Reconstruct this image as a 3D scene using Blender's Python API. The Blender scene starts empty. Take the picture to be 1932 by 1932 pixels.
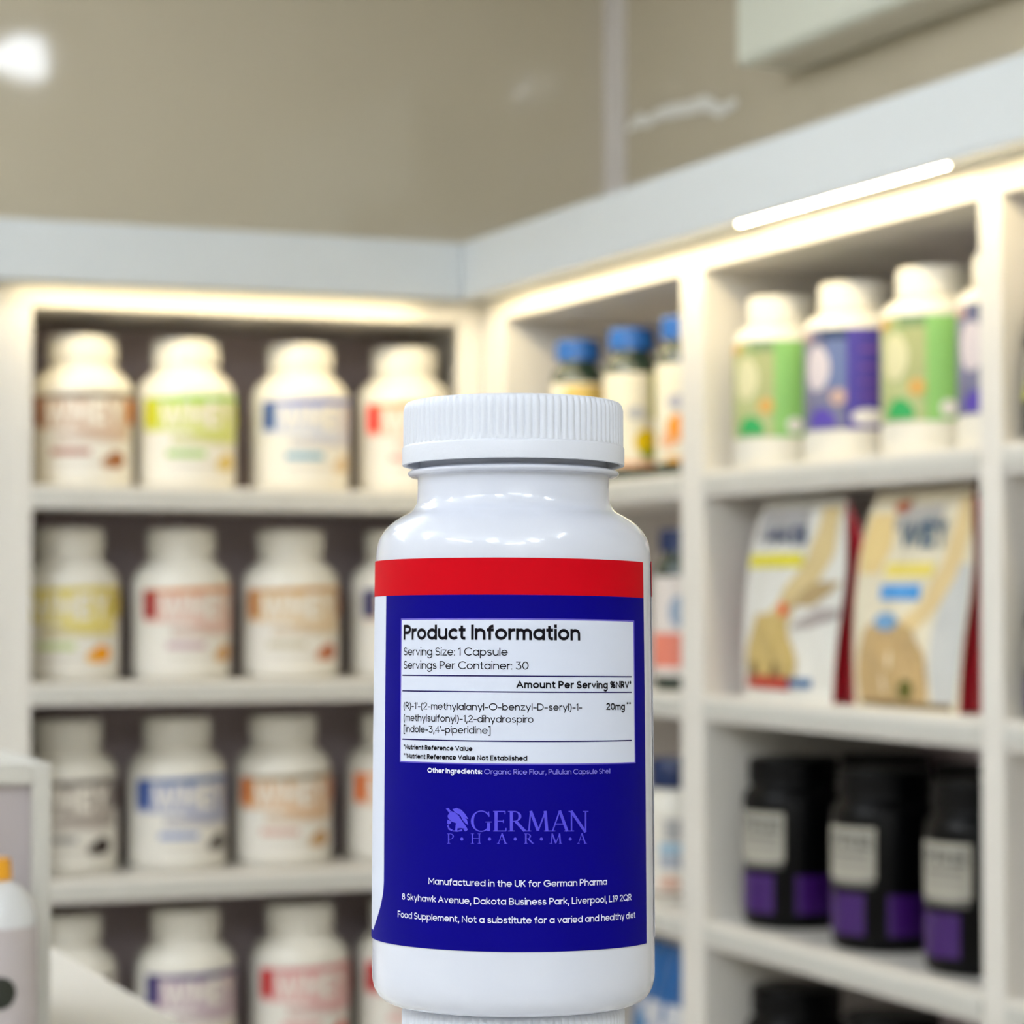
import bpy, math, random
from math import sin, cos, pi, radians, atan, tan, sqrt, asin, atan2
from mathutils import Vector, Matrix

scene = bpy.context.scene
COL = scene.collection
random.seed(7)

# ------------------------------------------------------------------ camera
F = 4883.0                      # focal length in pixels of the 1932 frame
CX = CY = 966.0
EYE = 1.35                      # eye height above the floor
YAW = radians(22.5)             # the shelves stand square to X / Y, the camera is turned
PITCH = atan((1115.0 - CY) / F)
cam_data = bpy.data.cameras.new('camera')
cam = bpy.data.objects.new('camera', cam_data)
COL.objects.link(cam)
cam.location = (0, 0, EYE)
cam.rotation_euler = (pi / 2 + PITCH, 0, -YAW)
cam_data.sensor_width = 36.0
cam_data.lens = F / 1932.0 * 36.0
cam_data.clip_start = 0.01
cam_data.clip_end = 50
cam_data.dof.use_dof = True
cam_data.dof.focus_distance = 0.524
cam_data.dof.aperture_fstop = 27.0
scene.camera = cam

# ------------------------------------------------------------------ world, exposure
world = bpy.data.worlds.new('world')
scene.world = world
world.use_nodes = True
world.node_tree.nodes['Background'].inputs[0].default_value = (0.9, 0.95, 1.0, 1)
world.node_tree.nodes['Background'].inputs[1].default_value = 0.02
vs = scene.view_settings
vs.view_transform = 'Standard'
vs.look = 'None'
vs.gamma = 1.0
vs.use_curve_mapping = False
vs.exposure = 0.0
LAMP_PANEL = 34.0               # emission of the added hanging lamps
ADDED_PENDANTS = ((-1.43, -1.36, .34, .34), (.05, -1.96, .34, .34), (-.9, -2.35, 1.0, .05), (.9, -1.0, .05, .9), (-2.2, -.3, .06, 1.2), (-1.9, 1.3, 1.2, .09), (-1.9, 3.2, 1.2, .09), (-.9, 3.0, .09, 1.2), (-.25, 3.0, .09, 1.2))  # unseen lamps, shape and spots chosen to brighten walls, shelves and bottle
LAMP_STRIP = 1.1                # watts of each shelf light strip, per metre
COOL = (0.93, 0.97, 1.0)
WARM = (1.0, 0.80, 0.44)

# ------------------------------------------------------------------ helpers
def srgb(r, g, b):
    f = lambda c: (c / 255) / 12.92 if c / 255 <= 0.04045 else ((c / 255 + 0.055) / 1.055) ** 2.4
    return (f(r), f(g), f(b), 1.0)

_mats = {}
def mat(name, rgb, rough=0.5, spec=0.5, coat=0.0, bump=0.0, bscale=300.0, vary=0.03, vscale=12.0, emit=0.0, metal=0.0, sss=0.0, dark=None):
    """Procedural plastic / paint / print: noise-varied colour, optional fine bump."""
    if name in _mats:
        return _mats[name]
    m = bpy.data.materials.new(name)
    m.use_nodes = True
    nt = m.node_tree
    b = nt.nodes['Principled BSDF']
    c = srgb(*rgb)
    co = nt.nodes.new('ShaderNodeTexCoord')
    nz = nt.nodes.new('ShaderNodeTexNoise')
    nz.inputs['Scale'].default_value = vscale
    nz.inputs['Detail'].default_value = 3
    nt.links.new(co.outputs['Object'], nz.inputs['Vector'])
    mx = nt.nodes.new('ShaderNodeMix')
    mx.data_type = 'RGBA'
    nt.links.new(nz.outputs['Fac'], mx.inputs['Factor'])
    k = 1 - vary
    mx.inputs[6].default_value = (c[0] * k, c[1] * k, c[2] * k, 1) if dark is None else srgb(*dark)
    mx.inputs[7].default_value = c
    nt.links.new(mx.outputs[2], b.inputs['Base Color'])
    b.inputs['Roughness'].default_value = rough
    b.inputs['Specular IOR Level'].default_value = spec
    b.inputs['Coat Weight'].default_value = coat
    b.inputs['Coat Roughness'].default_value = 0.05
    b.inputs['Metallic'].default_value = metal
    if sss:
        b.inputs['Subsurface Weight'].default_value = sss
        b.inputs['Subsurface Radius'].default_value = (1, 1, 1)
        b.inputs['Subsurface Scale'].default_value = 0.002
    if bump:
        n2 = nt.nodes.new('ShaderNodeTexNoise')
        n2.inputs['Scale'].default_value = bscale
        nt.links.new(co.outputs['Object'], n2.inputs['Vector'])
        bp = nt.nodes.new('ShaderNodeBump')
        bp.inputs['Strength'].default_value = bump
        bp.inputs['Distance'].default_value = 0.002
        nt.links.new(n2.outputs['Fac'], bp.inputs['Height'])
        nt.links.new(bp.outputs['Normal'], b.inputs['Normal'])
    if emit:
        b.inputs['Emission Color'].default_value = c
        b.inputs['Emission Strength'].default_value = emit
    _mats[name] = m
    return m

class MB:
    """Collects faces and links them as one mesh object."""
    def __init__(s):
        s.v, s.f, s.mi, s.ms = [], [], [], []
    def m(s, material):
        if material not in s.ms:
            s.ms.append(material)
        return s.ms.index(material)
    def face(s, pts, material):
        i = len(s.v)
        s.v += [tuple(p) for p in pts]
        s.f.append(tuple(range(i, i + len(pts))))
        s.mi.append(s.m(material))
    def grid(s, fn, us, ws, material, flip=False):
        i0, n = len(s.v), len(us)
        for w in ws:
            for u in us:
                s.v.append(tuple(fn(u, w)))
        k = s.m(material)
        for b in range(len(ws) - 1):
            for a in range(n - 1):
                q = (i0 + b * n + a, i0 + b * n + a + 1, i0 + (b + 1) * n + a + 1, i0 + (b + 1) * n + a)
                s.f.append(q[::-1] if flip else q)
                s.mi.append(k)
    def box(s, x0, x1, y0, y1, z0, z1, material, bev=0.0):
        b = min(bev, (x1 - x0) / 3, (y1 - y0) / 3, (z1 - z0) / 3)
        if b <= 0:
            P = [(x, y, z) for z in (z0, z1) for y in (y0, y1) for x in (x0, x1)]
            i = len(s.v)
            s.v += P
            for q in ((0, 2, 3, 1), (4, 5, 7, 6), (0, 1, 5, 4), (2, 6, 7, 3), (0, 4, 6, 2), (1, 3, 7, 5)):
                s.f.append(tuple(i + t for t in q))
                s.mi.append(s.m(material))
            return
        i = len(s.v)                 # chamfered box: 24 vertices
        idx = {}
        X, Y, Z = (x0, x1), (y0, y1), (z0, z1)
        sg = (1, -1)
        for a in (0, 1):
            for c in (0, 1):
                for d in (0, 1):
                    for ax in range(3):
                        p = [X[a] + b * sg[a], Y[c] + b * sg[c], Z[d] + b * sg[d]]
                        p[ax] = (X[a], Y[c], Z[d])[ax]
                        idx[(a, c, d, ax)] = len(s.v)
                        s.v.append(tuple(p))
        k = s.m(material)
        def add(q, out):
            pts = [Vector(s.v[t]) for t in q]
            nrm = (pts[1] - pts[0]).cross(pts[2] - pts[1])
            s.f.append(tuple(q) if nrm.dot(Vector(out)) > 0 else tuple(q[::-1]))
            s.mi.append(k)
        for e in (0, 1):
            o = -1 if e == 0 else 1
            add([idx[(e, 0, 0, 0)], idx[(e, 1, 0, 0)], idx[(e, 1, 1, 0)], idx[(e, 0, 1, 0)]], (o, 0, 0))
            add([idx[(0, e, 0, 1)], idx[(1, e, 0, 1)], idx[(1, e, 1, 1)], idx[(0, e, 1, 1)]], (0, o, 0))
            add([idx[(0, 0, e, 2)], idx[(1, 0, e, 2)], idx[(1, 1, e, 2)], idx[(0, 1, e, 2)]], (0, 0, o))
        for p in (0, 1):
            for q in (0, 1):
                op, oq = (-1, 1)[p], (-1, 1)[q]
                add([idx[(p, q, 0, 0)], idx[(p, q, 1, 0)], idx[(p, q, 1, 1)], idx[(p, q, 0, 1)]], (op, oq, 0))
                add([idx[(p, 0, q, 0)], idx[(p, 1, q, 0)], idx[(p, 1, q, 2)], idx[(p, 0, q, 2)]], (op, 0, oq))
                add([idx[(0, p, q, 1)], idx[(1, p, q, 1)], idx[(1, p, q, 2)], idx[(0, p, q, 2)]], (0, op, oq))
        for a in (0, 1):
            for c in (0, 1):
                for d in (0, 1):
                    add([idx[(a, c, d, 0)], idx[(a, c, d, 1)], idx[(a, c, d, 2)]], ((-1, 1)[a], (-1, 1)[c], (-1, 1)[d]))
    def lathe(s, prof, n, material, rfn=None):
        """prof: (r, z) from bottom to top; closed with fans where r is 0."""
        k = s.m(material)
        rows = []
        for j, (r, z) in enumerate(prof):
            i = len(s.v)
            if r <= 1e-9:
                s.v.append((0, 0, z))
                rows.append([i] * n)
            else:
                for a in range(n):
                    t = 2 * pi * a / n
                    rr = rfn(r, z, t) if rfn else r
                    s.v.append((rr * sin(t), -rr * cos(t), z))
                rows.append(list(range(i, i + n)))
        for j in range(len(rows) - 1):
            A, B = rows[j], rows[j + 1]
            for a in range(n):
                b = (a + 1) % n
                q = [A[a], A[b], B[b], B[a]]
                q2 = []
                for t in q:
                    if t not in q2:
                        q2.append(t)
                if len(q2) > 2:
                    s.f.append(tuple(q2))
                    s.mi.append(k)
    def build(s, name, parent=None, smooth=None, loc=None):
        me = bpy.data.meshes.new(name)
        me.from_pydata(s.v, [], s.f)
        for m_ in s.ms:
            me.materials.append(m_)
        me.polygons.foreach_set('material_index', s.mi)
        if smooth:
            me.polygons.foreach_set('use_smooth', [True] * len(me.polygons))
            me.set_sharp_from_angle(angle=radians(smooth))
        me.update()
        o = bpy.data.objects.new(name, me)
        COL.objects.link(o)
        if parent:
            o.parent = parent
        if loc:
            o.location = loc
        return o

def tag(o, label, cat, group=None):
    o['label'] = label
    o['category'] = cat
    if group:
        o['group'] = group
    return o
def thing(name, label, cat, loc, rz=0.0, group=None):
    o = bpy.data.objects.new(name, None)
    o.empty_display_size = 0.05
    COL.objects.link(o)
    o.location = loc
    o.rotation_euler = (0, 0, rz)
    return tag(o, label, cat, group)
def struct(o):
    o['kind'] = 'structure'
    return o
def lin(a, b, n):
    return [a + (b - a) * i / n for i in range(n + 1)]

# sight lines, to find where on a real plane a thing of the photo stands
_R = Vector((cos(YAW), -sin(YAW), 0))
_Fw = Vector((sin(YAW) * cos(PITCH), cos(YAW) * cos(PITCH), sin(PITCH)))
_U = Vector((-sin(YAW) * sin(PITCH), -cos(YAW) * sin(PITCH), cos(PITCH)))
def ray(px, py=1115.0):
    return _Fw + _R * ((px - CX) / F) + _U * ((CY - py) / F)
def on_y(px, Y):
    d = ray(px)
    return d.x / d.y * Y
def on_x(px, X):
    d = ray(px)
    return d.y / d.x * X
def to_camera(x, y):             # z rotation that turns local -Y to the camera
    return atan2(-x, y) if False else atan2(x, -y) + pi if False else -atan2(x, y)

# ------------------------------------------------------------------ materials
M_white = mat('white_plastic', (208, 213, 226), 0.16, 0.5, coat=0.5, vary=0.01)
M_cap = mat('white_ribbed_plastic', (218, 223, 234), 0.34, 0.45, bump=0.04, bscale=900, vary=0.02)
M_shelf = mat('white_melamine', (226, 222, 214), 0.32, 0.4, vary=0.02, vscale=3)
M_fascia = mat('cool_white_gloss_board', (214, 218, 218), 0.22, 0.45, vary=0.02, vscale=2)
M_back = mat('grey_back_board', (228, 211, 214), 0.6, 0.3, vary=0.06, vscale=4)
M_tub = mat('cream_white_tub_plastic', (232, 228, 216), 0.3, 0.5, vary=0.02)
M_black = mat('black_plastic', (4, 4, 5), 0.35, 0.16, vary=0.1)
M_steel = mat('aluminium_profile', (190, 190, 185), 0.35, 0.5, metal=0.7)

# ------------------------------------------------------------------ room
DEP = 0.50                       # from the shelf fronts to the wall
UD = 0.41                        # depth of the shelving
M_rail = mat('price_rail_plastic', (204, 203, 196), 0.3, 0.4)
YL, XR = 4.642, 1.860            # front planes of the two shelf walls
YW, XW = YL + DEP, XR + DEP      # the wall faces
Z = lambda rel: EYE + rel        # heights measured from the eye
X0, Y0, ZC = -3.0, -2.6, 3.0

def gloss_wall():
    m = mat('glossy_beige_wall_panel', (205, 194, 170), 0.07, 0.5, vary=0.05, vscale=0.9)
    nt = m.node_tree
    b = nt.nodes['Principled BSDF']
    co = nt.nodes['Texture Coordinate']
    nz = nt.nodes.new('ShaderNodeTexNoise')
    nz.inputs['Scale'].default_value = 3.2
    nz.inputs['Detail'].default_value = 1.0
    nt.links.new(co.outputs['Object'], nz.inputs['Vector'])
    bp = nt.nodes.new('ShaderNodeBump')
    bp.inputs['Strength'].default_value = 0.25
    bp.inputs['Distance'].default_value = 0.02
    nt.links.new(nz.outputs['Fac'], bp.inputs['Height'])
    nt.links.new(bp.outputs['Normal'], b.inputs['Normal'])
    return m
M_wall = gloss_wall()
M_room = mat('matt_cream_wall', (205, 200, 190), 0.7, 0.3, vary=0.03, vscale=1)
M_ceil = mat('white_ceiling', (232, 230, 226), 0.8, 0.3, vary=0.03, vscale=1)
M_floor = mat('pale_floor_tile', (200, 197, 190), 0.3, 0.4, vary=0.08, vscale=2)
def slab(name, x0, x1, y0, y1, z0, z1, m):
    b = MB(); b.box(x0, x1, y0, y1, z0, z1, m)
    return struct(b.build(name))
slab('floor', X0 - .1, XW + .1, Y0 - .1, YW + .1, -0.1, 0, M_floor)
slab('ceiling', X0 - .1, XW + .1, Y0 - .1, YW + .1, ZC, ZC + .1, M_ceil)
slab('wall_left', X0 - .1, XW + .1, YW, YW + .1, 0, ZC, M_wall)
slab('wall_right', XW, XW + .1, Y0, YW, 0, ZC, M_wall)
slab('wall_back', X0 - .1, XW + .1, Y0 - .1, Y0, 0, ZC, M_room)
slab('wall_side', X0 - .1, X0, Y0, YW, 0, ZC, M_room)
# pale strip where the two glossy walls meet
slab('trim_1', XW - .012, XW, YW - .085, YW, Z(.664), ZC, mat('pale_corner_strip', (232, 225, 220), 0.3, 0.4))

# ------------------------------------------------------------------ added hanging lamps and the round ceiling light
M_lamp = mat('lit_diffuser', (238, 246, 255), 0.5, emit=LAMP_PANEL, vary=0)
M_added_cable = mat('added_lamp_cable', (60, 60, 60), 0.5)
HANG = 2.72
def add_pendant(x, y, lx, ly, label):
    """An unseen hanging lamp, added to light the shop, the ceiling and the walls."""
    t = thing('added_pendant', label, 'light', (x, y, HANG), 0, 'added hanging lamps')
    b = MB(); b.box(-lx / 2, lx / 2, -ly / 2, ly / 2, -.03, .03, M_lamp, .004); b.build('diffuser', t)
    for sx, sy in (((lx / 2 - .02), 0), (-(lx / 2 - .02), 0)) if lx > ly else ((0, ly / 2 - .02), (0, -(ly / 2 - .02))):
        ex, ey = (.012, ly / 2 + .004) if lx > ly else (lx / 2 + .004, .012)
        b = MB(); b.box(sx - ex, sx + ex, sy - ey, sy + ey, -.034, .034, M_fascia, .002); b.build('end_clip', t)
        b = MB(); b.box(sx - .0015, sx + .0015, sy - .0015, sy + .0015, .034, ZC - HANG, M_added_cable); b.build('added_cable', t)
for x, y, lx, ly in ADDED_PENDANTS:
    add_pendant(x, y, lx, ly, 'unseen white lamp added for light, hanging on two cables')
t = thing('ceiling_light', 'round white ceiling lamp mirrored in the glossy beige wall', 'light', (1.56, 2.66, ZC))
b = MB(); b.lathe([(0, -.05), (.10, -.05), (.115, -.04), (.115, 0), (0, 0)], 48, M_fascia); b.build('frame', t, 40)
b = MB(); b.lathe([(0, -.052), (.095, -.052), (.095, -.051)], 48, M_lamp); b.build('diffuser', t)

# ------------------------------------------------------------------ shelving
PIT = 0.3573
BOT = [0.150 - PIT * i for i in range(4)]    # undersides of the shelves, from the eye
TH = 0.041
TOPB, TOPT = 0.514, 0.557
def shelving_unit(name_label, along, a0, a1, w0, w1, stile=0.0):
    """along 'x': faces -Y at YL; along 'y': faces -X at XR. a0..a1 outer span, w0 / w1 thickness of its two side panels."""
    t = thing('shelving_unit', name_label, 'shelf', ((a0 + a1) / 2, YL, 0) if along == 'x' else (XR, (a0 + a1) / 2, 0), 0, 'white shelving units')
    c = (a0 + a1) / 2
    def bx(b, p0, p1, d0, d1, z0, z1, m, bev=.0015):
        if along == 'x':
            b.box(p0 - c, p1 - c, d0, d1, z0, z1, m, bev)
        else:
            b.box(d0, d1, p0 - c, p1 - c, z0, z1, m, bev)
    for p0, p1 in ((a0, a0 + w0), (a1 - w1, a1)):
        b = MB(); bx(b, p0, p1, 0, UD - .012, 0, Z(TOPB), M_shelf); b.build('side_panel', t)
    if stile:
        b = MB(); bx(b, a1 - w1 - stile, a1 - w1, 0, .018, 0, Z(TOPB), M_shelf); b.build('front_stile', t)
    b = MB(); bx(b, a0, a1, 0, UD - .012, Z(TOPB), Z(TOPT), M_shelf); b.build('top_board', t)
    b = MB(); bx(b, a0, a1, UD - .012, UD - .001, 0, Z(TOPT), M_back, 0); b.build('back_panel', t)
    for z in BOT:
        b = MB(); bx(b, a0 + w0, a1 - w1, .004 if not stile else .019, UD - .012, Z(z), Z(z + TH), M_shelf); sh = b.build('shelf', t)
        b = MB(); bx(b, a0 + w0, a1 - w1 - stile, .001, .019, Z(z), Z(z + TH), M_shelf) if stile else None
        if stile: b.build('shelf_nosing', sh)
        b = MB(); bx(b, a0 + w0 + .002, a1 - w1 - stile - .002, -.0015, .0035 if not stile else .0005, Z(z + .011), Z(z + .033), M_rail, .0005); b.build('price_rail', sh)
    b = MB(); bx(b, a0 + w0, a1 - w1, .03, .045, 0, .09, M_shelf, 0); b.build('plinth', t)
    return t

xa = on_y(8, YL); xb = on_y(59, YL); xc = on_y(866, YL)
shelving_unit('white shelving unit holding four rows of whey tubs', 'x', xa, XR - .0003, xb - xa, .0165, XR - .0168 - xc)
shelving_unit('white shelving unit cut by the picture edge beyond the whey tubs', 'x', xa - .90, xa - .0005, .05, .025)
y_c1a = on_x(952, XR)      # cells of the right wall, counted from the corner
y_c1b = on_x(1285, XR)
y_c2a = on_x(1326, XR)
y_c2b = on_x(1850, XR)
y_c3a = on_x(1891, XR)
pm1 = (y_c1b + y_c2a) / 2
pm2 = (y_c2b + y_c3a) / 2
shelving_unit('white corner shelving unit with blue capped bottles on top', 'y', pm1 + .0003, YL - .0003, y_c1b - pm1, YL - .0003 - y_c1a)
shelving_unit('white shelving unit with green and purple tubs on top', 'y', pm2 + .0003, pm1 - .0003, y_c2b - pm2, pm1 - y_c2a)
shelving_unit('white shelving unit at the picture edge with yellow banded black bottle', 'y', pm2 - .86, pm2 - .0003, .03, pm2 - y_c3a)

# light canopies over the shelving
OV = 0.068
CB, CT = 0.558, 0.663
def canopy(label, box, lip):
    t = thing('light_canopy', label, 'canopy', (0, 0, 0), 0, 'light canopies over the shelves')
    b = MB(); b.box(*box, Z(CB), Z(CT), M_fascia, .002); b.build('fascia_box', t)
    b = MB(); b.box(*lip, Z(CB - .004), Z(CB), M_fascia); b.build('lip', t)
    return t
canopy('cool white canopy above the rows of whey tubs', (xa - .90, XR - OV - .001, YL - OV, YW - .001), (xa - .90, XR - OV - .001, YL - OV, YL - OV + .006))
canopy('cool white canopy rising along the wall with green tubs', (XR - OV, XW - .001, pm2 - .86, YW - .001), (XR - OV, XR - OV + .006, pm2 - .86, YL - OV))

M_led = mat('lit_warm_diode', (255, 238, 196), 0.4, emit=230.0, vary=0)
M_tape = mat('strip_tape', (235, 225, 200), 0.5)
def led_strip(label, p0, p1, power):
    """A tape of diodes under a canopy; its light is the lamp's own."""
    p0, p1 = Vector(p0), Vector(p1)
    L = (p1 - p0).length
    t = thing('light_strip', label, 'light', p0, atan2(p1.y - p0.y, p1.x - p0.x), 'warm light strips under the canopies')
    b = MB(); b.box(0, L, -.004, .004, -.0006, 0, M_tape); b.build('tape', t)
    n = min(96, int(L / .01667))
    b = MB(); s = .0025
    b.face([(-s, -s, 0), (-s, s, 0), (s, s, 0), (s, -s, 0)], M_led)
    first = b.build('diode', t)
    for k in range(n):
        o = first if k == 0 else first.copy()
        if k:
            COL.objects.link(o)
            o.parent = t
        o.location = ((k + .5) * L / n, 0, -.0009)
    la = bpy.data.lights.new('strip_light', 'AREA')
    la.shape = 'RECTANGLE'
    la.size, la.size_y = L, .006
    la.energy = power * L
    la.color = WARM
    lo = bpy.data.objects.new('strip_light', la)
    COL.objects.link(lo)
    lo.parent = t
    lo.location = (L / 2, 0, -.0015)
    return t
zl = Z(CB) - .0002
led_strip('warm light strip glowing above the whey tubs', (xa + .02, YL - .058, zl), (XR - .13, YL - .058, zl), LAMP_STRIP)
led_strip('warm light strip above the blue capped bottles', (XR - .058, 3.51, zl), (XR - .058, YL - .09, zl), LAMP_STRIP)
led_strip('beaded bright light strip above the green and purple tubs', (XR - .042, 2.895, zl), (XR - .042, 3.49, zl), LAMP_STRIP)
led_strip('warm light strip beyond the bright beaded one', (XR - .0585, pm2 - .80, zl), (XR - .0585, 2.875, zl), LAMP_STRIP)

# white boxy unit high on the right wall
t = thing('wall_unit', 'white boxy unit mounted high on the glossy beige wall', 'wall unit', (XW - .14, 4.272, Z(.977)))
b = MB(); b.box(0, .139, -1.2, 0, 0, .30, mat('white_unit_casing', (236, 238, 222), 0.35, 0.4), .008); b.build('casing', t)
b = MB(); b.box(.02, .12, -1.15, -.05, -.004, 0, mat('unit_underside', (230, 222, 204), 0.5)); b.build('louvre', t)

# pale streak on the right wall, added as a thin wavy strip mesh
streak_px = [(1186, 244), (1196, 233), (1208, 226), (1224, 229), (1240, 217), (1256, 212), (1274, 208), (1294, 205), (1312, 200), (1330, 195), (1344, 200), (1356, 209), (1370, 203), (1381, 197), (1391, 192)]
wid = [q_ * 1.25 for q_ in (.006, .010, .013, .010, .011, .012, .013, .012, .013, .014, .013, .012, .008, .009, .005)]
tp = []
for x_, y_ in streak_px:
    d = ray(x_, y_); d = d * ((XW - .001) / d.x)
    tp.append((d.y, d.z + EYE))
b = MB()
b.grid(lambda i, q: (XW - .0012 - (.004 * (.5 + .5 * sin(i * 1.7)) + .001) * (1 if abs(q) < .8 else .1), tp[int(i)][0], tp[int(i)][1] + wid[int(i)] * q), list(range(len(tp))), [-1, -.5, 0, .5, 1], mat('pale_streak', (250, 248, 240), .35, .5))
tag(b.build('wall_streak', None, 60), 'short wavy pale streak on the beige wall, added as a thin strip', 'tape')  # category only: a pale streak added as a strip, not tape

# ------------------------------------------------------------------ counter in front, and the display box on it
CTR = Z(-0.222)
t = thing('counter', 'white counter with a long straight edge under the bottles', 'counter', (0, 0, 0))
b = MB(); b.box(-1.5, .358, .20, 2.4, CTR - .04, CTR, M_shelf, .003); b.build('counter_top', t)
b = MB(); b.box(-1.46, .33, .23, 2.37, 0, CTR - .04, M_shelf); b.build('cabinet_body', t)

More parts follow.
